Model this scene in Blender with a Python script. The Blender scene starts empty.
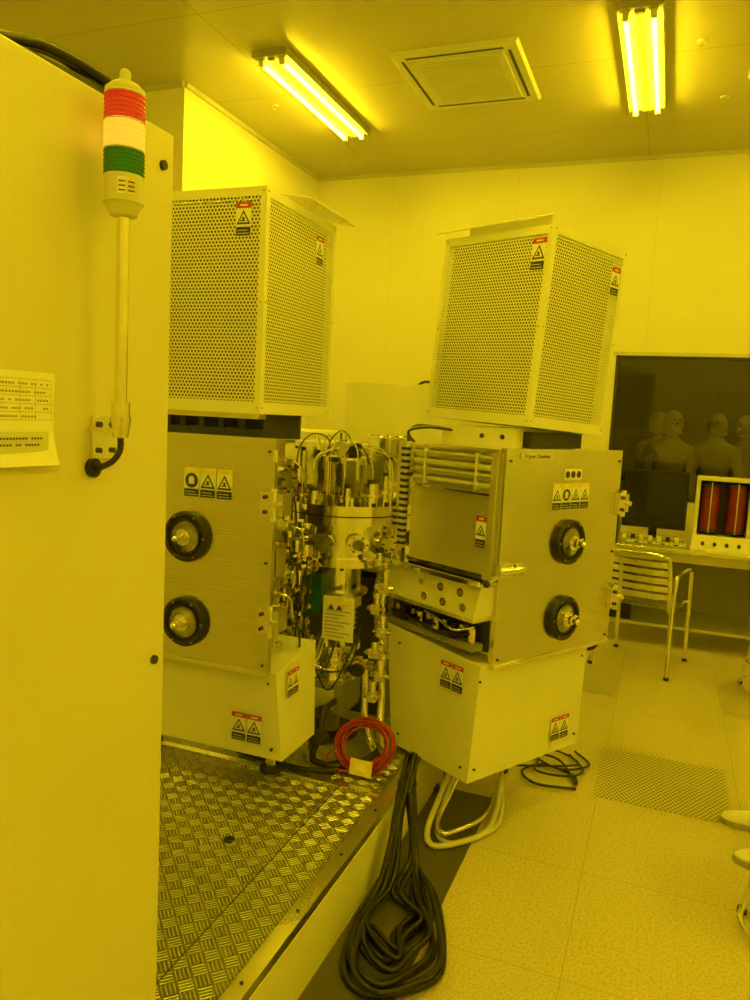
import bpy, math, random
from mathutils import Vector, Matrix
random.seed(7)
scene = bpy.context.scene
scene.view_settings.view_transform = 'Standard'
scene.view_settings.look = 'None'
scene.view_settings.exposure = 0.0

# ------------------------------------------------------------------ materials
class NT:
    def __init__(s, name):
        s.m = bpy.data.materials.new(name); s.m.use_nodes = True
        s.t = s.m.node_tree; s.n = s.t.nodes; s.l = s.t.links
        s.b = s.n['Principled BSDF']; s.o = s.n['Material Output']
    def new(s, typ, **kw):
        n = s.n.new(typ)
        for k, v in kw.items(): setattr(n, k, v)
        return n
    def link(s, a, b): s.l.new(a, b)
    def put(s, sock, v):
        if isinstance(v, bpy.types.NodeSocket): s.l.new(v, sock)
        else: sock.default_value = v
    def math(s, op, a, b=0.0, c=0.0):
        n = s.new('ShaderNodeMath', operation=op)
        s.put(n.inputs[0], a); s.put(n.inputs[1], b); s.put(n.inputs[2], c)
        return n.outputs[0]
    def sep(s, v):
        n = s.new('ShaderNodeSeparateXYZ'); s.link(v, n.inputs[0]); return n.outputs
    def mix(s, f, a, b):
        n = s.new('ShaderNodeMix', data_type='RGBA')
        s.put(n.inputs[0], f); s.put(n.inputs[6], a); s.put(n.inputs[7], b)
        return n.outputs[2]
    def coord(s, which='Object'):
        return s.new('ShaderNodeTexCoord').outputs[which]
    def noise(s, vec, scale, detail=3, out=0):
        n = s.new('ShaderNodeTexNoise'); s.link(vec, n.inputs['Vector'])
        n.inputs['Scale'].default_value = scale; n.inputs['Detail'].default_value = detail
        return n.outputs[out]
    def mapping(s, vec, scale=(1,1,1), rot=(0,0,0), loc=(0,0,0)):
        n = s.new('ShaderNodeMapping'); s.link(vec, n.inputs[0])
        n.inputs['Scale'].default_value = scale; n.inputs['Rotation'].default_value = rot
        n.inputs['Location'].default_value = loc
        return n.outputs[0]
    def ramp(s, f, p0, c0, p1, c1):
        n = s.new('ShaderNodeValToRGB'); s.link(f, n.inputs[0])
        e = n.color_ramp.elements
        e[0].position = p0; e[0].color = c0; e[1].position = p1; e[1].color = c1
        return n.outputs[0]
    def bump(s, h, strength=0.3, dist=0.002):
        n = s.new('ShaderNodeBump'); s.link(h, n.inputs['Height'])
        n.inputs['Strength'].default_value = strength; n.inputs['Distance'].default_value = dist
        s.link(n.outputs[0], s.b.inputs['Normal'])

def c4(c): return (c[0], c[1], c[2], 1.0)

def plain(name, col, rough=0.5, metal=0.0, var=0.06, emit=None, es=0.0, nscale=6.0, spec=None):
    k = NT(name)
    v = k.noise(k.coord(), nscale, 4)
    a = c4([x*(1-var) for x in col]); b = c4([min(1, x*(1+var)) for x in col])
    k.link(k.ramp(v, 0.3, a, 0.7, b), k.b.inputs['Base Color'])
    k.b.inputs['Roughness'].default_value = rough
    k.b.inputs['Metallic'].default_value = metal
    if spec is not None: k.b.inputs['Specular IOR Level'].default_value = spec
    if emit:
        k.b.inputs['Emission Color'].default_value = c4(emit)
        k.b.inputs['Emission Strength'].default_value = es
    return k.m

def brushed(name, col, rough=0.3, scale=(3, 3, 220), rv=0.2, wave=0.0):
    k = NT(name)
    vec = k.mapping(k.coord(), scale=scale)
    v = k.noise(vec, 1.0, 4)
    big = k.noise(k.coord(), 2.5, 2)
    k.b.inputs['Metallic'].default_value = 1.0
    k.link(k.ramp(v, 0.2, c4([x*0.90 for x in col]), 0.8, c4(col)), k.b.inputs['Base Color'])
    r = k.math('MULTIPLY_ADD', big, rv, rough-rv/2)
    k.link(r, k.b.inputs['Roughness'])
    if wave > 0:
        h = k.math('ADD', k.math('MULTIPLY', v, 0.0006), k.math('MULTIPLY', k.noise(k.coord(), 3.0, 1), wave))
        k.bump(h, 1.0, 1.0)
    else: k.bump(v, 0.12, 0.001)
    return k.m

def wallmat(name, col, sx, sz, w=0.004, rough=0.45, dark=0.55, axis=(0, 2), off=(0, 0)):
    k = NT(name)
    o = k.sep(k.coord())
    def line(v, s, of):
        f = k.math('FRACT', k.math('DIVIDE', k.math('ADD', v, of + 50*s), s))
        d = k.math('ABSOLUTE', k.math('SUBTRACT', f, 0.5))
        return k.math('GREATER_THAN', d, 0.5 - w/s)
    m = k.math('MAXIMUM', line(o[axis[0]], sx, off[0]), line(o[axis[1]], sz, off[1]))
    n = k.noise(k.coord(), 0.8, 3)
    base = k.ramp(n, 0.3, c4([x*0.95 for x in col]), 0.7, c4(col))
    k.link(k.mix(m, base, c4([x*dark for x in col])), k.b.inputs['Base Color'])
    k.b.inputs['Roughness'].default_value = rough
    return k.m

M = {}
M['white'] = plain('powder_coat_white', (0.84, 0.83, 0.76), 0.40, var=0.02)
M['cab'] = plain('cabinet_paint', (0.74, 0.71, 0.60), 0.38, var=0.02, nscale=2)
M['offwhite'] = plain('offwhite_plastic', (0.70, 0.70, 0.66), 0.5, var=0.04)
M['paper'] = plain('paper', (0.92, 0.92, 0.90), 0.7, var=0.02)
M['red'] = plain('red_print', (0.50, 0.03, 0.03), 0.5)
M['redhose'] = plain('red_hose', (0.38, 0.03, 0.03), 0.35)
M['black'] = plain('black_rubber', (0.02, 0.02, 0.02), 0.45, var=0.2)
M['blackgloss'] = plain('black_plastic', (0.012, 0.012, 0.012), 0.3, var=0.1)
M['ink'] = plain('ink', (0.02, 0.02, 0.02), 0.6)
M['yellowlab'] = plain('yellow_sticker', (0.85, 0.72, 0.1), 0.5)
M['green'] = plain('green_plastic', (0.02, 0.12, 0.05), 0.3)
M['steel'] = brushed('brushed_steel', (0.76, 0.74, 0.69), 0.22, rv=0.16, wave=0.010)
M['steelp'] = brushed('polished_steel', (0.90, 0.88, 0.84), 0.12, (8, 8, 8), 0.08)
M['alu'] = brushed('aluminium', (0.86, 0.85, 0.82), 0.28, (20, 20, 20))
M['satin'] = plain('satin_metal_sheet', (0.62, 0.60, 0.54), 0.33, 0.55, var=0.05, nscale=2)
M['dark'] = plain('dark_metal', (0.06, 0.06, 0.055), 0.5, 0.6)
M['dark_strip'] = plain('dark_strip_surface', (0.10, 0.09, 0.08), 0.45)
M['shade_filler'] = plain('hole_shade_filler', (0.06, 0.055, 0.05), 0.85)  # near-black tone standing in for shade inside the tower covers
M['grey'] = plain('grey_paint', (0.30, 0.30, 0.29), 0.5)
M['clear'] = plain('translucent_hose', (0.66, 0.66, 0.62), 0.22, var=0.1)
M['wire_blue'] = plain('blue_wire', (0.05, 0.12, 0.4), 0.4)
M['wire_wh'] = plain('white_wire', (0.8, 0.8, 0.78), 0.35)
M['brass'] = plain('brass', (0.7, 0.5, 0.2), 0.3, 1.0)
M['trim'] = plain('trim_metal', (0.6, 0.6, 0.57), 0.4)
M['reflector'] = plain('lamp_body', (0.38, 0.38, 0.36), 0.5)
M['suit'] = plain('cleanroom_suit', (0.84, 0.85, 0.86), 0.7, var=0.04)
M['shoe'] = plain('shoe_white', (0.84, 0.84, 0.82), 0.5)
M['sole'] = plain('shoe_sole', (0.40, 0.40, 0.38), 0.6)
M['skin'] = plain('skin', (0.50, 0.32, 0.24), 0.5)
M['glove'] = plain('nitrile_glove', (0.75, 0.78, 0.82), 0.4)
M['lred'] = plain('lens_red', (0.50, 0.03, 0.02), 0.2, emit=(1, 0.04, 0.015), es=0.22)
M['lamb'] = plain('lens_amber', (0.7, 0.3, 0.05), 0.25, emit=(1, 0.48, 0.035), es=0.9)
M['lgrn'] = plain('lens_green', (0.02, 0.20, 0.06), 0.2)
M['redreel'] = plain('red_reel', (0.20, 0.014, 0.010), 0.3)
M['screen'] = plain('screen_glass', (0.01, 0.01, 0.012), 0.08)
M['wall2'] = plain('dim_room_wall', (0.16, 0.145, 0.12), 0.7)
k = NT('viewport_glass')
k.b.inputs['Roughness'].default_value = 0.06
k.b.inputs['Metallic'].default_value = 0.7
k.link(k.ramp(k.noise(k.coord(), 14, 4), 0.35, (0.05, 0.05, 0.06, 1), 0.7, (0.75, 0.75, 0.75, 1)), k.b.inputs['Base Color'])
M['vglass'] = k.m

k = NT('tinted_window_glass')
tr = k.new('ShaderNodeBsdfTransparent'); gl = k.new('ShaderNodeBsdfGlossy'); mx = k.new('ShaderNodeMixShader')
k.link(k.ramp(k.noise(k.coord(), 1.2, 3), 0.3, (0.50, 0.48, 0.44, 1), 0.8, (0.58, 0.56, 0.52, 1)), tr.inputs[0])
gl.inputs['Roughness'].default_value = 0.015; mx.inputs[0].default_value = 0.10
k.link(tr.outputs[0], mx.inputs[1]); k.link(gl.outputs[0], mx.inputs[2]); k.link(mx.outputs[0], k.o.inputs[0])
M['window'] = k.m

LC = (1, 0.725, 0.0105)
def emis(name, st):
    k = NT(name)
    k.b.inputs['Base Color'].default_value = (0.9, 0.9, 0.8, 1)
    k.link(k.ramp(k.noise(k.coord(), 3, 2), 0.0, c4(LC), 1.0, c4(LC)), k.b.inputs['Emission Color'])
    k.b.inputs['Emission Strength'].default_value = st
    return k.m
M['tube'] = emis('fluorescent_tube', 82.0)
M['tube_added'] = emis('added_dim_tube', 17.0)  # for the lamp added in the room behind the window

def perforated(name, col, pitch, r, metal=0.0, back=None, rough=0.45):
    k = NT(name)
    uv = k.new('ShaderNodeUVMap').outputs[0]
    s = k.sep(uv)
    def cell(off):
        x = k.math('SUBTRACT', k.math('FRACT', k.math('ADD', k.math('DIVIDE', s[0], pitch), 100+off)), 0.5)
        y = k.math('SUBTRACT', k.math('FRACT', k.math('ADD', k.math('DIVIDE', s[1], pitch*1.732), 100+off)), 0.5)
        x = k.math('MULTIPLY', x, pitch); y = k.math('MULTIPLY', y, pitch*1.732)
        return k.math('SQRT', k.math('ADD', k.math('MULTIPLY', x, x), k.math('MULTIPLY', y, y)))
    d = k.math('MINIMUM', cell(0.0), cell(0.5))
    hole = k.math('LESS_THAN', d, r)
    k.b.inputs['Roughness'].default_value = rough
    k.b.inputs['Metallic'].default_value = metal
    n = k.noise(k.coord(), 5, 2)
    base = k.ramp(n, 0.3, c4([x*0.96 for x in col]), 0.7, c4(col))
    if back is None:
        k.link(base, k.b.inputs['Base Color'])
        tr = k.new('ShaderNodeBsdfTransparent'); mx = k.new('ShaderNodeMixShader')
        k.link(hole, mx.inputs[0]); k.link(k.b.outputs[0], mx.inputs[1]); k.link(tr.outputs[0], mx.inputs[2])
        k.link(mx.outputs[0], k.o.inputs[0])
    else:
        k.link(k.mix(hole, base, c4(back)), k.b.inputs['Base Color'])
    return k.m
M['perf'] = perforated('perforated_sheet', (0.82, 0.81, 0.74), 0.0138, 0.0042)
M['perftile'] = perforated('perforated_floor_tile', (0.60, 0.56, 0.48), 0.02, 0.0058, back=(0.05, 0.045, 0.04))

def tread():
    k = NT('tread_plate')
    uv = k.mapping(k.coord(), scale=(1/0.040,)*3, rot=(0, 0, math.radians(45)))
    s = k.sep(uv)
    x = k.math('ADD', s[0], 400); y = k.math('ADD', s[1], 400)
    par = k.math('GREATER_THAN', k.math('MODULO', k.math('ADD', k.math('FLOOR', x), k.math('FLOOR', y)), 2.0), 0.5)
    fx = k.math('FRACT', x); fy = k.math('FRACT', y)
    def bars(a, b):
        t = k.math('ABSOLUTE', k.math('SUBTRACT', k.math('FRACT', k.math('MULTIPLY', a, 4.0)), 0.5))
        bar = k.math('SUBTRACT', 1.0, k.math('MULTIPLY', t, 3.0))
        bar = k.math('MAXIMUM', bar, 0.0)
        env = k.math('LESS_THAN', k.math('ABSOLUTE', k.math('SUBTRACT', b, 0.5)), 0.43)
        return k.math('MULTIPLY', bar, env)
    h = k.math('ADD', k.math('MULTIPLY', par, bars(fx, fy)),
               k.math('MULTIPLY', k.math('SUBTRACT', 1.0, par), bars(fy, fx)))
    k.b.inputs['Metallic'].default_value = 0.85
    dirt = k.noise(k.coord(), 7, 5)
    base = k.mix(dirt, (0.20, 0.19, 0.17, 1), (0.40, 0.38, 0.35, 1))
    k.link(k.mix(k.math('MINIMUM', h, 1.0), base, (0.92, 0.92, 0.88, 1)), k.b.inputs['Base Color'])
    k.b.inputs['Roughness'].default_value = 0.30
    k.bump(h, 0.9, 0.004)
    return k.m
M['tread'] = tread()

def floormat():
    k = NT('vinyl_floor')
    co = k.coord(); o = k.sep(co)
    def line(v, s, of):
        f = k.math('FRACT', k.math('DIVIDE', k.math('ADD', v, of + 50*s), s))
        d = k.math('ABSOLUTE', k.math('SUBTRACT', f, 0.5))
        return k.math('GREATER_THAN', d, 0.5 - 0.0016/s)
    m = k.math('MAXIMUM', line(o[0], 0.58, 0.16), line(o[1], 0.58, -3.31))
    sp = k.noise(co, 110, 3); sp2 = k.noise(co, 300, 2)
    base = k.ramp(sp, 0.36, (0.52, 0.46, 0.37, 1), 0.58, (0.70, 0.65, 0.56, 1))
    base = k.mix(k.math('GREATER_THAN', sp2, 0.66), base, (0.34, 0.28, 0.2, 1))
    big = k.noise(co, 1.3, 3)
    base = k.mix(k.math('MULTIPLY', big, 0.25), base, (0.54, 0.48, 0.40, 1))
    k.link(k.mix(m, base, (0.44, 0.40, 0.33, 1)), k.b.inputs['Base Color'])
    k.b.inputs['Roughness'].default_value = 0.22
    return k.m
M['floor'] = floormat()
M['wall'] = wallmat('cleanroom_wall_panel', (0.82, 0.80, 0.72), 1.18, 40, 0.002, 0.38, 0.85, off=(0.25, 3))
M['wally'] = wallmat('cleanroom_wall_panel_side', (0.82, 0.80, 0.72), 1.18, 40, 0.002, 0.38, 0.85, axis=(1, 2), off=(0.25, 3))
M['ceil'] = wallmat('ceiling_panel', (0.58, 0.55, 0.46), 2.4, 1.15, 0.005, 0.28, 0.7, axis=(0, 1), off=(0.35, 0.6))

# ------------------------------------------------------------------ builder
class B:
    def __init__(s, name, loc=(0, 0, 0), rot=0.0, bevel=0.0):
        s.name = name; s.v = []; s.f = []; s.mi = []; s.sm = []; s.mats = []
        s.loc = loc; s.rot = rot; s.bevel = bevel; s.T = Matrix.Identity(4)
    def m(s, name):
        if name not in s.mats: s.mats.append(name)
        return s.mats.index(name)
    def add(s, vs, fs, mat, smooth=False):
        n = len(s.v); s.v += [s.T @ Vector(v) for v in vs]
        i = s.m(mat)
        for f in fs:
            s.f.append([n + a for a in f]); s.mi.append(i); s.sm.append(smooth)
    def box(s, x0, x1, y0, y1, z0, z1, mat):
        s.hexa([(x0,y0,z0),(x1,y0,z0),(x1,y1,z0),(x0,y1,z0)], [(x0,y0,z1),(x1,y0,z1),(x1,y1,z1),(x0,y1,z1)], mat)
    def hexa(s, bot, top, mat):
        s.add(list(bot)+list(top), [(3,2,1,0),(4,5,6,7),(0,1,5,4),(1,2,6,5),(2,3,7,6),(3,0,4,7)], mat)
    def frame(s, d):
        d = Vector(d).normalized()
        a = Vector((0, 0, 1)) if abs(d.z) < 0.9 else Vector((1, 0, 0))
        u = d.cross(a).normalized(); w = d.cross(u).normalized()
        return u, w
    def cyl(s, p0, p1, r0, mat, r1=None, seg=24, caps=True):
        p0 = Vector(p0); p1 = Vector(p1); r1 = r0 if r1 is None else r1
        u, w = s.frame(p1-p0); vs = []
        for p, r in ((p0, r0), (p1, r1)):
            for i in range(seg):
                a = 2*math.pi*i/seg
                vs.append(p + (u*math.cos(a) + w*math.sin(a))*r)
        s.add(vs, [(i, (i+1) % seg, seg+(i+1) % seg, seg+i) for i in range(seg)], mat, True)
        if caps:
            s.add(vs[:seg], [tuple(range(seg))[::-1]], mat); s.add(vs[seg:], [tuple(range(seg))], mat)
    def zc(s, x, y, z0, z1, r, mat, seg=24, r1=None): s.cyl((x, y, z0), (x, y, z1), r, mat, r1, seg)
    def bolts(s, c, axis, R, r, h, n, mat):
        c = Vector(c); ax = Vector(axis).normalized(); u, w = s.frame(ax)
        for i in range(n):
            a = 2*math.pi*i/n; p = c + (u*math.cos(a)+w*math.sin(a))*R
            s.cyl(p, p+ax*h, r, mat, seg=6)
    def torus(s, c, axis, R, r, mat, seg=36, rs=10):
        c = Vector(c); u, w = s.frame(axis); n = Vector(axis).normalized(); vs = []
        for i in range(seg):
            a = 2*math.pi*i/seg; d = u*math.cos(a)+w*math.sin(a)
            for j in range(rs):
                b = 2*math.pi*j/rs
                vs.append(c + d*(R + r*math.cos(b)) + n*r*math.sin(b))
        fs = [(i*rs+j, i*rs+(j+1) % rs, ((i+1) % seg)*rs+(j+1) % rs, ((i+1) % seg)*rs+j) for i in range(seg) for j in range(rs)]
        s.add(vs, fs, mat, True)
    def sph(s, c, r, mat, sc=(1, 1, 1), seg=20, rings=12):
        vs = []; c = Vector(c)
        for i in range(rings+1):
            t = math.pi*i/rings
            for j in range(seg):
                p = 2*math.pi*j/seg
                vs.append(c + Vector((math.sin(t)*math.cos(p)*r*sc[0], math.sin(t)*math.sin(p)*r*sc[1], math.cos(t)*r*sc[2])))
        fs = [(i*seg+j, (i+1)*seg+j, (i+1)*seg+(j+1) % seg, i*seg+(j+1) % seg) for i in range(rings) for j in range(seg)]
        s.add(vs, fs, mat, True)
    def tube(s, pts, r, mat, sub=8, seg=10, corr=0.0, closed=False):
        P = [Vector(p) for p in pts]; n = len(P); out = []
        def g(i): return P[i % n] if closed else P[max(0, min(n-1, i))]
        for i in range(n if closed else n-1):
            a, b, c, d = g(i-1), g(i), g(i+1), g(i+2)
            for k_ in range(sub):
                t = k_/sub
                out.append(0.5*((2*b)+(c-a)*t+(2*a-5*b+4*c-d)*t*t+(3*b-a-3*c+d)*t**3))
        if not closed: out.append(P[-1])
        if corr > 0:
            res = []; step = r*0.45
            for i in range(len(out)-1):
                m_ = max(1, int((out[i+1]-out[i]).length/step))
                for q in range(m_): res.append(out[i].lerp(out[i+1], q/m_))
            res.append(out[-1]); out = res
        N = len(out); u = None; vs = []
        for i in range(N):
            if closed: t = (out[(i+1) % N]-out[i-1])
            else: t = out[min(N-1, i+1)]-out[max(0, i-1)]
            if t.length < 1e-7: t = Vector((0, 0, 1))
            t.normalize()
            if u is None: u, w = s.frame(t)
            else: u = (u - t*u.dot(t)).normalized()
            w = t.cross(u)
            rr = r*(1+corr*(1 if i % 2 else -1))
            for j in range(seg):
                a = 2*math.pi*j/seg; vs.append(out[i]+(u*math.cos(a)+w*math.sin(a))*rr)
        fs = [(i*seg+j, i*seg+(j+1) % seg, (i+1)*seg+(j+1) % seg, (i+1)*seg+j) for i in range(N-1) for j in range(seg)]
        if closed: fs += [((N-1)*seg+j, (N-1)*seg+(j+1) % seg, (j+1) % seg, j) for j in range(seg)]
        s.add(vs, fs, mat, True)
        if not closed:
            s.add(vs[:seg], [tuple(range(seg))], mat); s.add(vs[-seg:], [tuple(range(seg))], mat)
    def quad(s, o, r, u, x0, x1, y0, y1, off, mat):
        o = Vector(o); r = Vector(r).normalized(); u = Vector(u).normalized(); n = r.cross(u)
        s.add([o+r*x+u*y+n*off for x, y in ((x0,y0),(x1,y0),(x1,y1),(x0,y1))], [(0,1,2,3)], mat)
    def tri(s, o, r, u, cx, cy, w, off, mat):
        o = Vector(o); r = Vector(r).normalized(); u = Vector(u).normalized(); n = r.cross(u)
        s.add([o+r*x+u*y+n*off for x, y in ((cx-w/2, cy-w*0.4), (cx+w/2, cy-w*0.4), (cx, cy+w*0.47))], [(0,1,2)], mat)
    def disc(s, o, r, u, cx, cy, R, off, mat, seg=16):
        o = Vector(o); r = Vector(r).normalized(); u = Vector(u).normalized(); n = r.cross(u)
        s.add([o+r*(cx+R*math.cos(2*math.pi*i/seg))+u*(cy+R*math.sin(2*math.pi*i/seg))+n*off for i in range(seg)], [tuple(range(seg))], mat)
    def warn(s, o, r, u, w, h, kinds='t', head='red'):
        n = len(kinds); cw = w/n
        for i, kd in enumerate(kinds):
            x0 = -w/2+i*cw; x1 = x0+cw*0.95; cx = (x0+x1)/2; ww = x1-x0
            s.quad(o, r, u, x0, x1, -h/2, h/2, 0.001, 'paper')
            s.quad(o, r, u, x0, x1, h/2-h*0.17, h/2, 0.0016, head)
            s.quad(o, r, u, x0+ww*.25, x1-ww*.25, h/2-h*0.11, h/2-h*0.06, 0.002, 'paper')
            if kd == 't':
                s.tri(o, r, u, cx, h*0.05, ww*0.92, 0.0016, 'ink')
                s.tri(o, r, u, cx, h*0.04, ww*0.62, 0.0021, 'paper')
                s.disc(o, r, u, cx, h*0.03, ww*0.09, 0.0026, 'ink', 8)
                s.quad(o, r, u, cx-ww*.2, cx+ww*.12, -h*0.06, -h*0.02, 0.0026, 'ink')
            else:
                s.disc(o, r, u, cx, h*0.06, ww*0.42, 0.0016, 'ink')
                s.disc(o, r, u, cx, h*0.09, ww*0.2, 0.0021, 'paper', 10)
                s.quad(o, r, u, cx-ww*.2, cx+ww*.2, -h*0.06, 0.0, 0.0022, 'paper')
            s.quad(o, r, u, x0+ww*.03, x1-ww*.03, -h/2+h*0.02, -h/2+h*0.28, 0.0016, 'ink')
            for q in range(2):
                s.quad(o, r, u, x0+ww*.12, x1-ww*(.12+.1*(q % 2)), -h/2+h*(0.08+q*0.09), -h/2+h*(0.10+q*0.09), 0.002, 'paper')
    def done(s, parent=None):
        me = bpy.data.meshes.new(s.name)
        me.from_pydata([tuple(v) for v in s.v], [], s.f)
        for nm in s.mats: me.materials.append(M[nm])
        uvl = me.uv_layers.new(name='UVMap')
        for p in me.polygons:
            p.material_index = s.mi[p.index]; p.use_smooth = s.sm[p.index]
            n = p.normal; ax = max(range(3), key=lambda i: abs(n[i]))
            ids = [(1, 2), (0, 2), (0, 1)][ax]
            for li in p.loop_indices:
                co = me.vertices[me.loops[li].vertex_index].co
                uvl.data[li].uv = (co[ids[0]], co[ids[1]])
        me.update()
        ob = bpy.data.objects.new(s.name, me); scene.collection.objects.link(ob)
        ob.location = s.loc; ob.rotation_euler = (0, 0, s.rot)
        if s.bevel > 0:
            md = ob.modifiers.new('bevel', 'BEVEL'); md.width = s.bevel; md.segments = 2
            md.limit_method = 'ANGLE'; md.angle_limit = math.radians(50)
        if parent: ob.parent = parent
        return ob

def empty(name, loc=(0, 0, 0), rot=0):
    e = bpy.data.objects.new(name, None); scene.collection.objects.link(e)
    e.location = loc; e.rotation_euler = (0, 0, rot); e.empty_display_size = 0.1
    return e

# ------------------------------------------------------------------ room
ZC = 3.85; YB = 7.0; XL = -3.39; XL2 = -5.2; YS = 4.79; XR = 3.4; YF = -2.8; YE = 10.6
b = B('floor'); b.box(XL2-.1, XR+.1, YF-.1, YE+.1, -0.1, 0, 'floor'); b.done()
b = B('ceiling'); b.box(XL2-.1, XR+.1, YF-.1, YE+.1, ZC, ZC+.1, 'ceil'); b.done()
WX0, WX1, WZ0, WZ1 = -0.485, 3.0, 1.0, 2.216
b = B('wall_back')
b.box(XL-.1, WX0, YB, YB+.12, 0, ZC, 'wall'); b.box(WX1, XR+.1, YB, YB+.12, 0, ZC, 'wall')
b.box(WX0, WX1, YB, YB+.12, 0, WZ0, 'wall'); b.box(WX0, WX1, YB, YB+.12, WZ1, ZC, 'wall')
b.done()
b = B('wall_left'); b.box(XL-.1, XL, YS, YB, 0, ZC, 'wally'); b.done()
b = B('wall_left_return'); b.box(XL2, XL-.1, YS, YS+.1, 0, ZC, 'wall'); b.done()
b = B('wall_left_near'); b.box(XL2-.1, XL2, YF, YS, 0, ZC, 'wally'); b.done()
b = B('wall_right'); b.box(XR, XR+.1, YF, YE, 0, ZC, 'wally'); b.done()
b = B('wall_front'); b.box(XL2, XR, YF-.1, YF, 0, ZC, 'wall'); b.done()
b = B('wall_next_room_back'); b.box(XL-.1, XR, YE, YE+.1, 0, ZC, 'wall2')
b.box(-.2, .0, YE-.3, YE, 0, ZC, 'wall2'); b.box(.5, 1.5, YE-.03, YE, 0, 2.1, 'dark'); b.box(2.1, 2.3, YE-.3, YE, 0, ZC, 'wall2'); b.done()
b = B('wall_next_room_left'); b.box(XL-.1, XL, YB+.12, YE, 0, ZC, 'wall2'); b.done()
b = B('trim_1')
b.box(XL, XR, YB-.025, YB, ZC-.03, ZC, 'trim'); b.box(XL, XL+.025, YS, YB-.025, ZC-.03, ZC, 'trim')
b.box(XL2, XL, YS-.025, YS, ZC-.03, ZC, 'trim'); b.done()
b = B('baseboard_back'); b.box(XL, XR, YB-.012, YB, 0, 0.09, 'trim'); b.done()
b = B('baseboard_left'); b.box(XL, XL+.012, YS, YB-.012, 0, 0.09, 'trim'); b.done()
b = B('window_1')
b.quad((0, YB+.04, 0), (1, 0, 0), (0, 0, 1), WX0, WX1, WZ0, WZ1, 0, 'window')
for x in (WX0, 1.03, WX1-.03): b.box(x, x+.025, YB-.004, YB+.06, WZ0, WZ1, 'dark')
b.box(WX0, WX1, YB-.004, YB+.06, WZ0, WZ0+.03, 'dark'); b.box(WX0, WX1, YB-.004, YB+.06, WZ1-.02, WZ1, 'dark')
b.box(WX0-.03, WX1+.03, YB-.01, YB, WZ1, WZ1+.03, 'trim')
b.done()

def fixture(x, y, tube='tube'):
    b = B('ceiling_light', (x, y, ZC), bevel=0.003)
    L = 0.69
    b.hexa([(-.120,-L-.03,-.045),(.120,-L-.03,-.045),(.120,L+.03,-.045),(-.120,L+.03,-.045)],
           [(-.125,-L-.03,0),(.125,-L-.03,0),(.125,L+.03,0),(-.125,L+.03,0)], 'reflector')
    for dx in (-.072, .072):
        b.cyl((dx, -L+.03, -.070), (dx, L-.03, -.070), 0.0125, tube, seg=12)
        for e in (-1, 1):
            b.box(dx-.018, dx+.018, min(e*(L-.03), e*(L)), max(e*(L-.03), e*L), -.086, -.045, 'offwhite')
    b.box(-.028, .028, -L, L, -.058, -.045, 'reflector')
    b.done()
for x in (-2.55, -0.34, 1.87):
    for y in (5.20, 2.0, -1.2):
        fixture(x, y)
fixture(1.3, 8.6, 'tube_added')  # added lamp, brightens the figures seen through the window
def cassette(x, y):
    b = B('ceiling_air_conditioner', (x, y, ZC), bevel=0.003)
    w, d = .41, .445
    b.hexa([(-w+.015,-d+.015,-.022),(w-.015,-d+.015,-.022),(w-.015,d-.015,-.022),(-w+.015,d-.015,-.022)],
           [(-w,-d,0),(w,-d,0),(w,d,0),(-w,d,0)], 'offwhite')
    b.box(-w+.11, w-.11, -d+.11, d-.11, -.030, -.022, 'offwhite')
    for i in range(26):
        yy = -d+.15+i*(2*d-.30)/25
        b.box(-w+.15, w-.15, yy-.004, yy+.004, -.032, -.030, 'trim')
    for e in (-1, 1):
        b.box(e*(w-.07)-.010, e*(w-.07)+.010, -d+.1, d-.1, -.0235, -.0215, 'dark')
        b.box(-w+.1, w-.1, e*(d-.07)-.010, e*(d-.07)+.010, -.0235, -.0215, 'dark')
    b.done()
cassette(-1.44, 5.17); cassette(0.68, 5.17)
for x, y in ((-2.95, 5.3), (-0.02, 5.05), (0.15, 5.9)):
    b = B('sprinkler_head', (x, y, ZC)); b.zc(0, 0, -.006, 0, .028, 'offwhite'); b.zc(0, 0, -.025, -.006, .008, 'steelp'); b.zc(0, 0, -.028, -.025, .014, 'steelp'); b.done()

for x, y in ((-.19, 3.33), (.42, 4.68), (-.74, 4.68)):
    b = B('perforated_floor_tile', (x, y, 0))
    b.box(0.003, .577, 0.003, .577, -.002, .002, 'floor')
    b.quad((0, 0, 0.002), (1, 0, 0), (0, 1, 0), .012, .568, .012, .568, 0.001, 'perftile'); b.done()
b = B('floor_dark_strip', bevel=0.001); b.box(-.815, -.57, 1.3, 3.12, 0, .004, 'dark_strip'); b.done()  # thin dark strip on the floor along the platform

# ------------------------------------------------------------------ platform
b = B('raised_platform', bevel=0.002)
PX0, PX1, PY0, PY1, PZ = -3.3, -.82, 1.290, 3.2, .23
b.box(PX0, PX1-.05, PY0, PY1, PZ-.006, PZ, 'tread')
b.box(PX1-.048, PX1, PY0, PY1, PZ-.03, PZ+.001, 'alu')
b.box(PX0, PX1-.006, PY0+.004, PY1-.004, 0, PZ-.006, 'cab')
b.box(PX1-.005, PX1+.001, PY0, PY1, .0, PZ-.03, 'white')
b.box(PX0, PX1-.05, 2.50, 2.53, PZ-.001, PZ+.006, 'alu')
b.box(-1.03, -1.026, PY0, 2.5, PZ-.001, PZ+.0006, 'dark')
for y in (1.5, 1.8, 2.1, 2.4, 2.8, 3.1): b.zc(PX1-.024, y, PZ, PZ+.004, .005, 'dark', 10)
b.zc(-1.2, 2.02, PZ, PZ+.006, .012, 'blackgloss', 16); b.torus((-1.2, 2.02, PZ+.004), (0, 0, 1), .014, .004, 'dark')
b.done()

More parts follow.
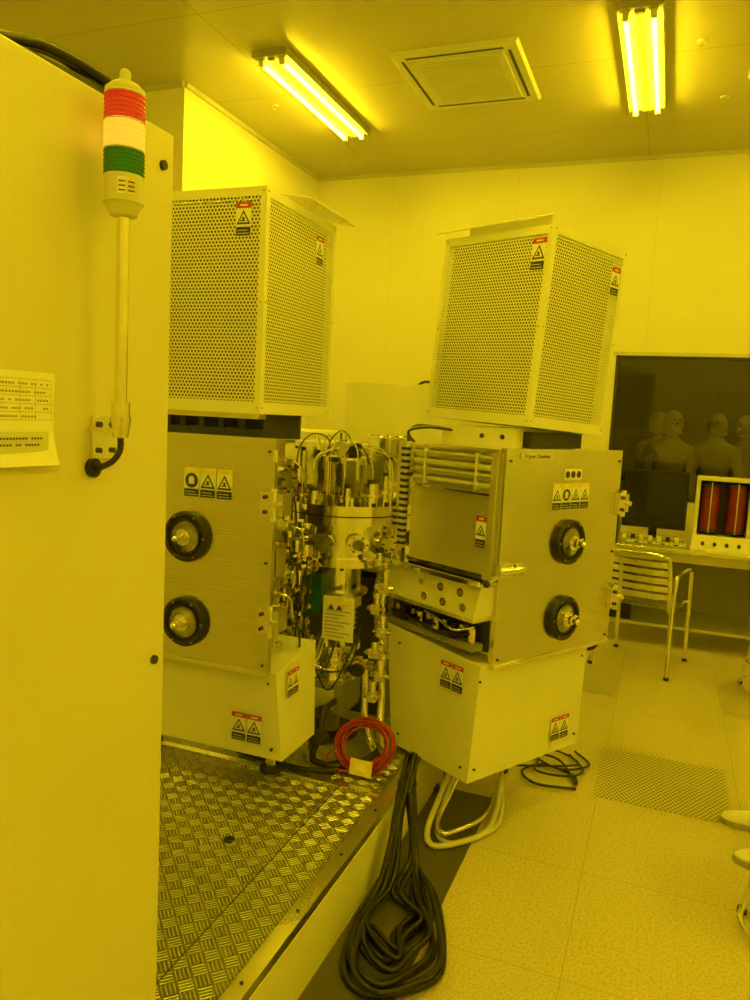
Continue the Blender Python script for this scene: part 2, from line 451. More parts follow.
# ------------------------------------------------------------------ left cabinet
CX = -0.93; CY = 1.285; CT = 2.11
b = B('equipment_cabinet', bevel=0.004)
b.box(CX-.85, CX, -1.3, CY, .06, CT, 'cab')
b.box(CX-.80, CX-.03, -1.25, CY-.03, 0, .06, 'dark')
for z in (2.045, 1.09, .3):
    b.cyl((CX-.001, CY-.035, z), (CX+.006, CY-.035, z), .009, 'black', seg=12)
    b.cyl((CX-.001, -.05, z), (CX+.006, -.05, z), .009, 'black', seg=12)
b.cyl((CX, 1.068, 1.485), (CX+.008, 1.068, 1.485), .017, 'black', seg=20)
b.done()
b = B('paper_tag')
n = 10; vs = []; y0, y1, z0, z1 = .80, .978, 1.495, 1.64
for i in range(n+1):
    for j in range(n+1):
        yy = y0+(y1-y0)*i/n; zz = z0+(z1-z0)*j/n
        cur = .003 + .016*max(0, 1-j/n*2.0)**2*(0.4+.6*i/n)
        vs.append((CX+cur, yy - .004*(1-j/n), zz))
b.add(vs, [(i*(n+1)+j, (i+1)*(n+1)+j, (i+1)*(n+1)+j+1, i*(n+1)+j+1) for i in range(n) for j in range(n)], 'paper', True)
o = (CX+.0035, .886, 1.605)
for q in range(6): b.quad(o, (0, 1, 0), (0, 0, 1), -.075, .083, .0228-q*.0125, .0234-q*.0125, .001, 'grey')
for q in range(5):
    for t_ in range(24):
        if random.random() < .72:
            x = -.07+t_*.0062; b.quad(o, (0, 1, 0), (0, 0, 1), x, x+.0042, .0145-q*.0125, .0175-q*.0125, .001, 'grey')
for x in (-.03, .02, .05, .083): b.quad(o, (0, 1, 0), (0, 0, 1), x, x+.0006, -.040, .0228, .001, 'grey')
b.quad((CX+.009, .886, 1.532), (0, 1, 0), (0, 0, 1), -.075, .072, -.016, .016, .001, 'offwhite')
for q in range(2):
    for t_ in range(20):
        if random.random() < .7:
            x = -.06+t_*.006; b.quad((CX+.009, .886, 1.532), (0, 1, 0), (0, 0, 1), x, x+.004, .004-q*.01, .007-q*.01, .002, 'ink')
b.done()
LX, LY = -.873, 1.072
b = B('signal_tower_light', (LX, LY, 0), bevel=0.0008)
b.zc(0, 0, 1.555, 1.93, .0105, 'steelp')
b.zc(0, 0, 1.905, 1.925, .022, 'offwhite', r1=.03)
b.zc(0, 0, 1.925, 1.968, .032, 'offwhite', 32)
for an in (-1.0, -.55):
    r_ = Vector((-math.sin(an), math.cos(an), 0)); o_ = Vector((math.cos(an)*.0325, math.sin(an)*.0325, 1.948))
    b.quad(o_, r_, (0, 0, 1), -.007, .008, -.014, .012, .0005, 'paper' if an < -.8 else 'yellowlab')
    for q in range(3): b.quad(o_, r_, (0, 0, 1), -.005, .006, -.010+q*.007, -.008+q*.007, .001, 'ink')
for (z0, z1, m_) in ((1.968, 2.008, 'lgrn'), (2.008, 2.052, 'lamb'), (2.052, 2.095, 'lred')):
    b.zc(0, 0, z0+.001, z1-.001, .0315, m_, 40)
    for q in range(6): b.torus((0, 0, z0+.004+q*(z1-z0-.008)/5), (0, 0, 1), .0315, .0016, m_, 40, 6)
    b.torus((0, 0, z1), (0, 0, 1), .0312, .0018, 'offwhite', 40, 6)
b.zc(0, 0, 2.095, 2.103, .032, 'offwhite', 32); b.sph((0, 0, 2.103), .028, 'offwhite', (1, 1, .5))
b.zc(0, 0, 2.11, 2.128, .009, 'offwhite', 16); b.sph((0, 0, 2.128), .009, 'offwhite')
b.zc(0, 0, 1.575, 1.60, .016, 'steelp', 20); b.zc(0, 0, 1.54, 1.575, .013, 'steelp', 20, r1=.018)
b.box(-.056, -.050, -.01, .055, 1.50, 1.575, 'steelp'); b.box(-.055, .0, -.015, .012, 1.548, 1.556, 'steelp')
for dy, dz in ((.006, 1.56), (.04, 1.56), (.006, 1.515), (.04, 1.515)): b.cyl((-.05, dy, dz), (-.046, dy, dz), .005, 'dark', seg=10)
b.tube([(0, 0, 1.545), (0, 0, 1.52), (-.012, -.003, 1.50), (-.035, -.004, 1.488), (-.046, -.004, 1.485)], .0055, 'black')
b.done()
b = B('black_cable_loom')
b.tube([(-.99, .80, 2.118), (-.965, .90, 2.122), (-.95, .97, 2.138), (-.945, 1.05, 2.142), (-.94, 1.11, 2.136), (-.938, 1.15, 2.122)], .009, 'blackgloss')
b.tube([(-1.10, .86, 2.122), (-1.02, .93, 2.14), (-.97, 1.02, 2.148), (-.95, 1.10, 2.125)], .008, 'dark')
b.hexa([(-.975, .92, 2.112), (-.94, .92, 2.112), (-.935, 1.15, 2.112), (-.985, 1.15, 2.112)], [(-.965, .93, 2.118), (-.945, .93, 2.118), (-.94, 1.14, 2.130), (-.98, 1.14, 2.130)], 'dark')
b.done()

# ------------------------------------------------------------------ chambers
def chamber(loc, rot, right):
    root = empty('vacuum_chamber', loc, rot)
    b = B('tower_cover', bevel=0.0015)
    x0, x1, y0, y1, z0, z1 = .24, .695, .03, .60, 1.585, 2.34
    if right: x1 = .715; z1 = 2.33
    mr = .024
    def panel(o, r, w):
        o = Vector(o); r = Vector(r); u = Vector((0, 0, 1)); H = z1-z0
        q = lambda a, b_, c, d, m_: b.quad(o, r, u, a, b_, c, d, 0, m_)
        zb = .04; zt = .026
        q(0, w, 0, zb, 'white'); q(0, w, H-zt, H, 'white'); q(0, mr, zb, H-zt, 'white'); q(w-mr, w, zb, H-zt, 'white')
        q(mr, w-mr, zb, H-zt, 'perf')
    panel((x0, y0, z0), (1, 0, 0), x1-x0); panel((x1, y0, z0), (0, 1, 0), y1-y0)
    panel((x1, y1, z0), (-1, 0, 0), x1-x0); panel((x0, y1, z0), (0, -1, 0), y1-y0)
    b.box(x0, x1, y0, y1, z1, z1+.002, 'white'); b.box(x0, x1, y0, y1, z0-.002, z0, 'white')
    for z in (z0+.02, z1-.013, (z0+z1)/2):
        for x in (x0+.012, x1-.012): b.cyl((x, y0, z), (x, y0-.002, z), .003, 'grey', seg=8)
        for y in (y0+.012, y1-.012):
            b.cyl((x0, y, z), (x0-.002, y, z), .003, 'grey', seg=8); b.cyl((x1, y, z), (x1+.002, y, z), .003, 'grey', seg=8)
    ya = y0+.14
    if right:
        fl = [(x0-.035, ya, z1+.02), (x0+.15, ya, z1+.09), (x0+.15, y1+.02, z1+.09), (x0-.035, y1+.02, z1+.02)]
    else:
        fl = [(x1-.17, ya+.06, z1+.055), (x1+.07, ya+.06, z1+.010), (x1+.07, y1+.02, z1+.010), (x1-.17, y1+.02, z1+.055)]
    hi = (fl[1], fl[2]) if right else (fl[0], fl[3])
    b.add(fl, [(0, 1, 2, 3)], 'perf')
    for i in range(4): b.cyl(Vector(fl[i]), Vector(fl[(i+1) % 4]), .004, 'white', seg=6)
    dn = Vector((0, 0, hi[0][2]-z1))
    b.add([hi[0], hi[1], Vector(hi[1])-dn, Vector(hi[0])-dn], [(0, 1, 2, 3)], 'white')
    b.box(x0+.025, x1-.025, y0+.045, y1-.03, z0+.02, z1-.035, 'shade_filler')  # added dark box, blocks the view through so the holes look shaded
    X = (1, 0, 0); Z = (0, 0, 1)
    if right:
        b.warn((x0-.001, .085, 2.225), (0, -1, 0), Z, .07, .12)
        b.warn((.655, y0-.001, 2.20), X, Z, .058, .11)
    else:
        b.warn((.61, y0-.001, 2.235), X, Z, .062, .112)
        b.warn((x1+.001, .45, 2.215), (0, 1, 0), Z, .062, .11)
    ob = b.done(root)
    if right:   # cover sits slightly out of plumb
        p = Vector((.47, .30, 1.585))
        ob.matrix_local = Matrix.Translation(p) @ Matrix.Rotation(.050, 4, 'Y') @ Matrix.Rotation(.036, 4, 'X') @ Matrix.Translation(-p)

    b = B('neck')
    if right:
        b.box(.25, .66, .10, .50, 1.49, 1.575, 'white')
        for y in (.16, .27): b.cyl((.25, y, 1.54), (.243, y, 1.54), .009, 'dark', seg=12)
        b.box(.30, .62, .06, .10, 1.505, 1.565, 'dark')
    else:
        b.box(.22, .66, .12, .42, 1.49, 1.583, 'dark')
        for x in (.30, .36, .44, .52, .60): b.zc(x, .07, 1.50, 1.583, .014, 'black', 12)
        b.box(.18, .70, .04, .12, 1.505, 1.53, 'black'); b.box(.22, .68, .05, .10, 1.565, 1.583, 'steel')
    b.done(root)

    yb = .54 if right else .18
    xb = .76 if right else .72
    b = B('body', bevel=0.002)
    b.box(.085, xb, 0, yb, .70, 1.485, 'steel')
    b.box(.06, xb+.03, -.0, yb+.02, 1.485, 1.50, 'steelp')
    if not right:
        b.box(.10, .60, yb, .38, .75, 1.44, 'dark')
        b.box(xb, xb+.025, .06, .09, .72, 1.47, 'steelp')
        for i in range(12):
            z = .76+i*.060; y = .12+.035*((i*2) % 3); s_ = (.016, .024, .013)[i % 3]
            b.cyl((xb, y, z), (xb+.02, y, z), s_, ('steelp', 'alu', 'steel')[i % 3], seg=18); b.cyl((xb+.02, y, z), (xb+.045, y, z), s_*.6, ('steelp', 'black', 'brass', 'steelp')[i % 4], seg=12)
            if i % 2: b.tube([(xb+.045, y, z), (xb+.065, y+.02, z-.02), (xb+.06, y+.05, z-.09), (xb+.04, y+.08, z-.12)], .004, ('black', 'steelp')[i % 4 > 1], seg=8)
        b.cyl((xb-.0, .12, 1.36), (xb+.05, .12, 1.36), .055, 'steelp', seg=28); b.bolts((xb+.05, .12, 1.36), (1, 0, 0), .045, .005, .007, 8, 'dark')
        b.box(xb, xb+.06, .03, .10, 1.02, 1.12, 'steel'); b.cyl((xb+.03, .0, 1.07), (xb+.03, -.02, 1.07), .022, 'steelp')
    b.done(root)
    b = B('door_panel', bevel=0.002)
    b.box(.066, .79, -.028, -.002, .684, 1.505, 'steel')
    b.box(.066, .79, -.034, -.028, .684, .70, 'steelp')
    Y = -.028
    for z in (1.142, .835):
        c = (.457, Y, z)
        b.cyl(c, (.457, Y-.018, z), .090, 'blackgloss', seg=40)
        b.torus((.457, Y-.018, z), (0, 1, 0), .080, .009, 'black', 40)
        b.bolts((.457, Y-.018, z), (0, -1, 0), .079, .0035, .011, 6, 'steelp')
        b.cyl((.457, Y-.018, z), (.457, Y-.021, z), .058, 'vglass', seg=36)
        b.torus((.457, Y-.02, z), (0, 1, 0), .058, .004, 'black', 36)
        b.cyl((.457, Y-.02, z), (.457, Y-.036, z), .030, 'steelp', seg=24)
        b.cyl((.457, Y-.036, z), (.457, Y-.055, z), .018, 'steelp', seg=20)
        b.cyl((.457, Y-.055, z), (.457, Y-.075, z), .010, 'steelp', seg=16)
        b.sph((.457, Y-.078, z), .012, 'steelp', seg=14, rings=8)
        b.cyl((.457, Y-.045, z), (.478, Y-.06, z+.018), .006, 'steelp', seg=10)
    if right:
        b.warn((.458, Y-.001, 1.322), X, Z, .235, .105, 'tctt', 'yellowlab')
        for i in range(3): b.disc((.46, Y-.001, 1.408), X, Z, -.035+i*.035, 0, .014, .0018, 'ink')
        b.quad((.46, Y-.001, 1.408), X, Z, -.055, .055, -.02, .022, .001, 'paper')
        b.quad((.23, Y-.001, 1.478), X, Z, -.09, .10, -.012, .013, .001, 'alu')
    else:
        b.warn((.535, Y-.001, 1.335), X, Z, .20, .105, 'ctt', 'yellowlab')
    for z in (1.285, .885):
        b.box(.755, .80, Y-.028, Y, z-.045, z+.045, 'steelp')
        b.box(.80, .835, Y-.020, Y+.05, z-.038, z+.038, 'steel')
        b.cyl((.80, Y-.014, z-.055), (.80, Y-.014, z+.055), .012, 'steelp', seg=16)
        for q in (-.025, .025): b.cyl((.775, Y-.028, z+q), (.775, Y-.036, z+q), .007, 'dark', seg=8)
        b.cyl((.817, Y-.02, z), (.817, Y-.04, z), .010, 'alu', seg=12)
    if right:
        b.box(.05, .12, Y-.022, Y, 1.035, 1.085, 'steelp'); b.cyl((.03, Y-.03, 1.06), (.15, Y-.03, 1.06), .014, 'steelp', seg=14)
        b.cyl((.16, Y-.01, 1.06), (.16, Y-.055, 1.06), .015, 'steelp', seg=14); b.box(.14, .19, Y-.016, Y, 1.035, 1.08, 'steel')
        b.cyl((.02, Y-.03, 1.045), (-.03, Y-.035, 1.03), .009, 'steelp', seg=12); b.sph((-.035, Y-.035, 1.028), .014, 'black')
    else:
        b.zc(.81, -.06, 1.43, 1.47, .01, 'steelp', 12)
    for x in (.09, .77):
        for z in (.72, 1.08, 1.46): b.cyl((x, Y, z), (x, Y-.004, z), .005, 'dark', seg=8)
    b.done(root)

    if right:
        b = B('side_fittings', bevel=0.001)
        xs = .085
        b.hexa([(xs-.03, .03, 1.03), (xs, .03, 1.03), (xs, .46, 1.03), (xs-.03, .46, 1.03)],
               [(xs-.008, .03, 1.38), (xs, .03, 1.38), (xs, .46, 1.38), (xs-.008, .46, 1.38)], 'satin')
        b.box(xs-.035, xs, .0, .03, 1.0, 1.485, 'satin'); b.box(xs-.035, xs, .45, .475, 1.0, 1.485, 'steelp')
        b.box(xs-.045, xs, .03, .46, 1.02, 1.036, 'steelp'); b.box(xs-.03, xs, .03, .46, 1.325, 1.335, 'steelp')
        for z, r in ((1.462, .014), (1.428, .012), (1.395, .014), (1.362, .010)):
            b.cyl((xs-.022, .02, z), (xs-.022, .47, z), r, 'alu' if r > .013 else 'clear', seg=14)
        for y in (.10, .38): b.box(xs-.038, xs, y, y+.008, 1.34, 1.48, 'offwhite')
        b.box(xs-.045, xs-.005, .485, .535, 1.06, 1.50, 'offwhite')
        for i in range(16): b.box(xs-.047, xs-.02, .483, .515, 1.075+i*.026, 1.087+i*.026, 'dark')
        b.hexa([(-.035, -.01, .885), (xs, -.01, .885), (xs, .56, .885), (-.035, .56, .885)],
               [(-.005, -.01, 1.0), (xs, -.01, 1.0), (xs, .56, 1.0), (-.005, .56, 1.0)], 'offwhite')
        b.box(-.012, xs, -.012, .56, 1.0, 1.012, 'steelp')
        b.box(-.03, -.012, -.012, .56, 1.004, 1.022, 'steelp')
        for i in range(3):
            for j, z in enumerate((.915, .965)):
                y = .05+i*.105+(.03 if j else 0)
                xx = -.035+.03*(z-.885)/.115
                b.cyl((xx+.004, y, z), (xx-.004, y, z), .016, 'steelp', seg=16); b.cyl((xx-.004, y, z), (xx-.005, y, z), .009, 'grey', seg=12)
        b.box(-.03, .08, -.005, .56, .868, .886, 'alu')
        b.box(.06, xs+.1, .0, .54, .745, .87, 'dark')
        b.box(.0, .06, .02, .50, .75, .775, 'grey')
        for i in range(5):
            b.cyl((.03, .05+i*.095, .775), (.03, .05+i*.095, .83), .016, ('steelp', 'black', 'alu')[i % 3], seg=14)
            b.cyl((.06, .08+i*.09, .83), (.0, .08+i*.09, .83), .012, ('alu', 'steelp')[i % 2], seg=10)
        b.tube([(.02, .05, .81), (-.02, .15, .79), (-.0, .35, .80), (.02, .5, .80)], .007, 'black')
        b.tube([(.02, .03, .84), (-.02, .10, .82), (-.01, .2, .84), (.02, .3, .84)], .005, 'steelp')
        b.warn((xs-.037, .055, 1.19), (0, -1, 0), Z, .055, .12)
        for i in range(6):
            b.tube([(xs+.02, .50+i*.012, 1.49), (xs-.01+.01*i, .52+.01*i, 1.54), (xs+.08, .50+.01*i, 1.56+.002*i), (xs+.2, .42, 1.55)], .005, ('black', 'wire_wh', 'black', 'wire_blue', 'black', 'wire_wh')[i])
        b.done(root)
        b = B('lower_cover', bevel=0.002)
        b.hexa([(0, 0, .25), (.672, 0, .25), (.672, .44, .25), (0, .44, .25)],
               [(.03, -.005, .70), (.685, -.005, .70), (.685, .50, .73), (.0, .50, .75)], 'white')
        b.warn((.010, .12, .625), (0, -1, .0), Z, .125, .105, 'tt')
        b.warn((.535, -.006, .352), X, Z, .12, .10, 'tt')
        for x, z in ((.03, .30), (.64, .30), (.03, .64), (.65, .64)): b.cyl((x, -.001, z), (x, -.008, z), .005, 'dark', seg=8)
        for y, z in ((.04, .30), (.40, .30), (.42, .68)): b.cyl((.008, y, z), (-.002, y, z), .005, 'dark', seg=8)
        for x, y in ((.25, .36), (.60, .36)):
            b.zc(x, y, 0.012, .25, .022, 'steelp', 16); b.zc(x, y, 0, .014, .045, 'dark', 20)
        b.tube([(.70, .02, .72), (.73, -.02, .70), (.735, .0, .66), (.70, .05, .64)], .007, 'black')
        b.done(root)
    else:
        b = B('lower_cover', bevel=0.002)
        b.hexa([(.05, .03, .36), (.83, .03, .36), (.83, .30, .36), (.05, .30, .36)],
               [(.05, .02, .68), (.80, .02, .68), (.80, .34, .72), (.05, .34, .72)], 'white')
        b.warn((.69, .021, .462), X, Z, .125, .105, 'tt')
        b.warn((.818, .12, .625), (0, 1, 0), Z, .09, .10, 'tt')
        for x, z in ((.09, .40), (.79, .40), (.77, .64)): b.cyl((x, .028, z), (x, .018, z), .005, 'dark', seg=8)
        for x in (.15, .70): b.zc(x, .2, .23, .36, .022, 'steelp', 16); b.zc(x, .2, .23, .245, .045, 'dark', 20)
        b.done(root)
    return root
rc = chamber((-.594, 2.698, 0), math.radians(60), True)
lc = chamber((-2.015, 2.31, 0), 0.0, False)
cu = bpy.data.curves.new('label_text', 'FONT'); cu.body = 'Organic Chamber'; cu.size = .021; cu.align_x = 'CENTER'
cu.materials.append(M['ink'])
t = bpy.data.objects.new('label_text', cu); scene.collection.objects.link(t)
t.parent = rc; t.location = (.235, -.0312, 1.471); t.rotation_euler = (math.pi/2, 0, 0)

# ------------------------------------------------------------------ transfer module hub behind
b = B('transfer_module', (-1.6, 3.85, 0), bevel=0.002)
b.cyl((0, 0, .92), (0, 0, 1.38), .44, 'steel', seg=48)
b.cyl((0, 0, 1.38), (0, 0, 1.42), .49, 'steelp', seg=48); b.bolts((0, 0, 1.42), (0, 0, 1), .465, .009, .012, 28, 'dark')
b.cyl((0, 0, 1.42), (0, 0, 1.445), .30, 'alu', seg=40)
b.cyl((.30, -.22, 1.42), (.30, -.22, 1.49), .12, 'steelp', seg=32); b.torus((.30, -.22, 1.49), (0, 0, 1), .11, .008, 'alu'); b.bolts((.30, -.22, 1.49), (0, 0, 1), .095, .006, .01, 12, 'dark')
for a in (-90, -30, 30, 90, 150, 210):
    d = Vector((math.cos(math.radians(a)), math.sin(math.radians(a)), 0))
    b.cyl(d*.40+Vector((0, 0, 1.12)), d*.55+Vector((0, 0, 1.12)), .14, 'steelp', seg=28)
b.box(-.45, .45, -.45, .45, .85, .92, 'grey')
for x in (-.42, .42):
    for y in (-.42, .42): b.box(x-.03, x+.03, y-.03, y+.03, 0, .85, 'grey')
b.box(-.40, .40, -.35, .40, .05, .80, 'dark')
b.done()

# ------------------------------------------------------------------ vacuum pump assembly
b = B('vacuum_pump_assembly', (-1.265, 3.0, 0), bevel=0.001)
b.T = Matrix.Diagonal((1.22, 1.22, 1, 1))
b.cyl((0, 0, 1.195), (0, 0, 1.235), .20, 'steelp', seg=48); b.bolts((0, 0, 1.235), (0, 0, 1), .183, .008, .012, 20, 'dark')
b.cyl((0, 0, 1.155), (0, 0, 1.19), .20, 'steelp', seg=48)
b.cyl((0, 0, 1.02), (0, 0, 1.155), .175, 'steelp', seg=48)
b.cyl((0, 0, .985), (0, 0, 1.02), .195, 'steelp', seg=48); b.bolts((0, 0, .985), (0, 0, -1), .18, .007, .012, 16, 'dark')
for a in range(5):
    an = math.radians(-150+a*32); d = Vector((math.cos(an), math.sin(an), 0)); c = Vector((0, 0, 1.085))
    b.cyl(c+d*.15, c+d*.20, .026, 'steelp', seg=20); b.cyl(c+d*.20, c+d*.212, .038, 'alu', seg=24)
    b.bolts(c+d*.212, d, .030, .004, .006, 6, 'dark')
    if a % 2: b.cyl(c+d*.212, c+d*.225, .022, 'vglass', seg=20)
b.cyl((0, 0, 1.235), (0, 0, 1.265), .095, 'steelp', seg=32); b.bolts((0, 0, 1.265), (0, 0, 1), .08, .006, .01, 8, 'dark')
for a in range(4):
    an = math.radians(45+90*a); b.zc(.07*math.cos(an), .07*math.sin(an), 1.26, 1.40, .008, 'steelp', 10)
b.zc(0, 0, 1.26, 1.39, .06, 'steelp', 28); b.zc(0, 0, 1.40, 1.42, .088, 'steelp', 32); b.zc(0, 0, 1.42, 1.48, .035, 'offwhite', 24)
b.zc(-.02, 0, 1.48, 1.52, .015, 'steelp', 16); b.box(.025, .06, -.05, -.02, 1.42, 1.48, 'black'); b.box(-.075, -.05, -.075, -.05, 1.27, 1.42, 'steel')
b.box(.035, .075, -.10, -.07, 1.26, 1.41, 'alu')
for x, y, h, r, m_ in ((-.14, -.10, .13, .022, 'steelp'), (-.155, -.03, .20, .016, 'alu'), (.13, -.09, .09, .025, 'steelp'), (.15, .02, .18, .018, 'steel'), (-.10, -.15, .06, .018, 'brass'), (.07, -.155, .07, .014, 'steelp'), (-.05, -.16, .05, .02, 'alu'), (.16, -.04, .12, .014, 'steelp')):
    b.zc(x, y, 1.235, 1.235+h, r, m_, 20); b.zc(x, y, 1.235+h*.4, 1.235+h*.5, r*1.5, 'alu', 20); b.zc(x, y, 1.235+h, 1.25+h, r*.6, 'dark', 12)
for i in range(11):
    a = random.uniform(0, 6.28); r0 = random.uniform(.04, .16)
    p = (r0*math.cos(a), r0*math.sin(a), 1.30+random.uniform(0, .13))
    q = (random.uniform(-.2, .2), random.uniform(-.1, .25), random.uniform(1.2, 1.38))
    top = 1.43+random.uniform(.02, .10)
    b.tube([p, (p[0]*.8, p[1]*.8, top-.03), ((p[0]+q[0])/2, (p[1]+q[1])/2, top), (q[0], q[1], top-.08), q], random.choice((.002, .0025, .003)), random.choice(('wire_wh', 'clear', 'clear', 'black', 'wire_wh', 'clear')), seg=8)
b.zc(0, -.02, .86, .985, .075, 'steelp', 28); b.zc(0, -.02, .845, .86, .10, 'alu', 32)
b.box(-.05, .09, -.13, -.03, .80, .845, 'steel')
b.box(-.075, -.005, -.16, -.09, .78, .95, 'green'); b.box(-.08, -.0, -.165, -.085, .95, .975, 'black'); b.box(-.115, -.075, -.15, -.10, .80, .94, 'black')
b.box(.01, .12, -.172, -.166, .685, .865, 'paper')
b.quad((.065, -.173, .775), (1, 0, 0), (0, 0, 1), -.048, .048, .06, .082, .001, 'yellowlab')
for q in range(8): b.quad((.065, -.173, .775), (1, 0, 0), (0, 0, 1), -.045, .045-.02*(q % 3), .03-q*.015, .034-q*.015, .001, 'grey')
b.tri((.04, -.173, .822), (1, 0, 0), (0, 0, 1), 0, 0, .024, .002, 'ink'); b.tri((.07, -.173, .822), (1, 0, 0), (0, 0, 1), 0, 0, .024, .002, 'ink')
b.box(.05, .08, -.166, -.05, .80, .82, 'steelp')
b.zc(.02, -.05, .64, .845, .05, 'steelp', 28)
for q in range(6): b.torus((.02, -.05, .70+q*.022), (0, 0, 1), .052, .007, 'steelp', 28, 8)
b.zc(0, -.05, .615, .64, .095, 'alu', 32); b.bolts((0, -.05, .64), (0, 0, 1), .08, .006, .01, 10, 'dark')
b.zc(0, -.05, .50, .615, .075, 'steelp', 32); b.zc(0, -.05, .485, .50, .088, 'alu', 32)
for q in range(4): b.zc(0, -.05, .515+q*.024, .525+q*.024, .079, 'steel', 32)
b.box(-.085, .075, -.14, .04, .36, .485, 'grey'); b.box(-.06, .05, -.155, -.14, .38, .46, 'offwhite')
for q in range(7): b.box(-.09, .08, -.13+q*.024, -.12+q*.024, .35, .36, 'grey')
b.zc(0, -.05, .231, .35, .035, 'grey', 20); b.zc(0, -.05, .2305, .25, .10, 'dark', 28)
b.tube([(.17, -.02, 1.0), (.18, -.05, .93), (.175, -.06, .85), (.175, -.05, .70), (.18, -.05, .62)], .023, 'steelp', corr=.12, seg=14)
b.zc(.17, -.02, .98, 1.0, .035, 'alu'); b.zc(.18, -.05, .60, .62, .035, 'alu')
b.tube([(.18, -.05, .61), (.18, -.05, .56), (.15, -.06, .53), (.08, -.06, .53)], .018, 'steelp', seg=14)
b.tube([(.14, -.10, .60), (.15, -.11, .50), (.16, -.13, .38), (.20, -.16, .28), (.26, -.22, .26)], .012, 'steelp', corr=.10, seg=12)
b.tube([(.18, -.06, .60), (.20, -.08, .48), (.21, -.11, .36), (.25, -.2, .30), (.29, -.26, .30)], .013, 'steelp', corr=.10, seg=12)
b.cyl((.08, -.10, .575), (.17, -.10, .575), .02, 'steelp'); b.cyl((.11, -.10, .575), (.125, -.10, .575), .032, 'alu')
b.cyl((.14, -.10, .575), (.14, -.16, .575), .016, 'brass', seg=14); b.cyl((.14, -.16, .575), (.14, -.175, .575), .026, 'black', seg=20)
b.T = Matrix.Identity(4)
def valve(x, y, z, s=1.0, kind=0):
    b.box(x-.020*s, x+.020*s, y-.02*s, y+.02*s, z-.025*s, z+.02*s, 'steelp')
    b.zc(x, y, z+.02*s, z+.05*s, .015*s, 'steelp', 16); b.zc(x, y, z+.05*s, z+.07*s, .019*s, ('alu', 'black', 'steelp', 'alu')[kind % 4], 16)
    b.cyl((x-.045*s, y, z-.003), (x+.045*s, y, z-.003), .008*s, 'steelp', seg=12)
    for e in (-1, 1): b.cyl((x+e*.026*s, y, z-.003), (x+e*.038*s, y, z-.003), .013*s, ('steelp', 'brass')[kind % 2], seg=6)
    b.cyl((x, y-.02*s, z), (x, y-.036*s, z), .010*s, ('steelp', 'alu', 'brass')[kind % 3], seg=6)
for i in range(28):
    x = -.25+.062*(i % 4)+random.uniform(-.012, .012); z = 1.04-.068*(i//4)+random.uniform(-.015, .015)
    y = -.285+random.uniform(-.02, .03)
    valve(x, y, z, random.uniform(.9, 1.3), i)
    if i % 2 == 0:
        b.tube([(x+.03, y, z), (x+.05, y-.02, z-.03), (x+.04, y-.03, z-.10), (x+random.uniform(-.04, .06), y, z-.15)], .004, ('clear', 'black', 'steelp')[i % 3], seg=8)
for i in range(7):
    valve(.24+.03*(i % 2), -.20, 1.02-.09*i, .9, i+1)
b.tube([(-.25, -.25, 1.22), (-.26, -.25, 1.0), (-.25, -.22, .80), (-.22, -.20, .62)], .010, 'steelp', seg=10)
b.tube([(-.14, -.28, 1.18), (-.145, -.29, .95), (-.135, -.28, .8), (-.14, -.2, .62)], .008, 'steelp', seg=10)
b.zc(-.22, -.18, 1.16, 1.30, .030, 'steelp', 20); b.zc(-.22, -.18, 1.30, 1.33, .040, 'alu', 20); b.zc(-.26, -.14, 1.20, 1.38, .02, 'alu', 16)
b.box(-.28, -.14, -.26, -.12, 1.12, 1.16, 'steelp')
b.cyl((-.27, -.27, 1.20), (-.14, -.27, 1.21), .013, 'steelp', seg=14)
for i in range(12):
    x0 = random.uniform(-.24, .0); x1 = random.uniform(-.18, .15)
    b.tube([(x0, -.27, random.uniform(.85, 1.05)), (x0-.02, -.31, .78), ((x0+x1)/2, -.28, random.uniform(.50, .66)), (x1, -.22, random.uniform(.55, .7)), (x1+.02, -.16, .75)], .0036, random.choice(('black', 'clear', 'black', 'black', 'steelp')), seg=8)
b.tube([(-.18, -.24, .70), (-.18, -.28, .57), (-.12, -.28, .50), (-.03, -.22, .49)], .012, 'black')
b.done()
b = B('rubber_hose', (-1.195, 2.6, 0))
for i in range(3):
    y = .02*i
    b.tube([(-.0-.03*i, .22, .42-.03*i), (-.01-.03*i, .13, .40), (-.0-.03*i, .08+y, .33), (.0, .02, .26), (.05, .01, .247), (.10, .02+y, .245), (.2, .10, .26), (.24, .2, .30)], .013-.002*i, 'black')
b.tube([(-.30, -.03, .245), (-.15, -.05, .245), (.0, -.06, .245), (.12, -.02, .247)], .011, 'black')
b.cyl((.02, .06, .33), (.02, .01, .35), .03, 'black', seg=20)
b.done()
b = B('red_hose_coil', (-1.0, 2.68, .2335))
pts = []
for i in range(150):
    a = i/150*2*math.pi*9; R = .088+.012*math.sin(i*.31)+.008*math.cos(i*.17)
    pts.append((R*1.15*math.cos(a), .018*math.sin(i*.11)+.05*math.sin(a), .094+R*.80*math.sin(a)))
b.tube(pts, .0045, 'redhose', sub=2, seg=8)
b.tube([(-.1, .0, .08), (-.14, -.03, .03), (-.09, -.07, .008), (.02, -.06, .007), (.1, -.03, .01)], .0045, 'redhose')
b.quad((.02, -.085, .045), (1, 0, 0), (0, .25, 1), -.045, .045, -.035, .025, 0, 'yellowlab'); b.quad((.02, -.085, .045), (1, 0, 0), (0, .25, 1), -.025, .02, -.02, .01, .001, 'paper')
b.done()

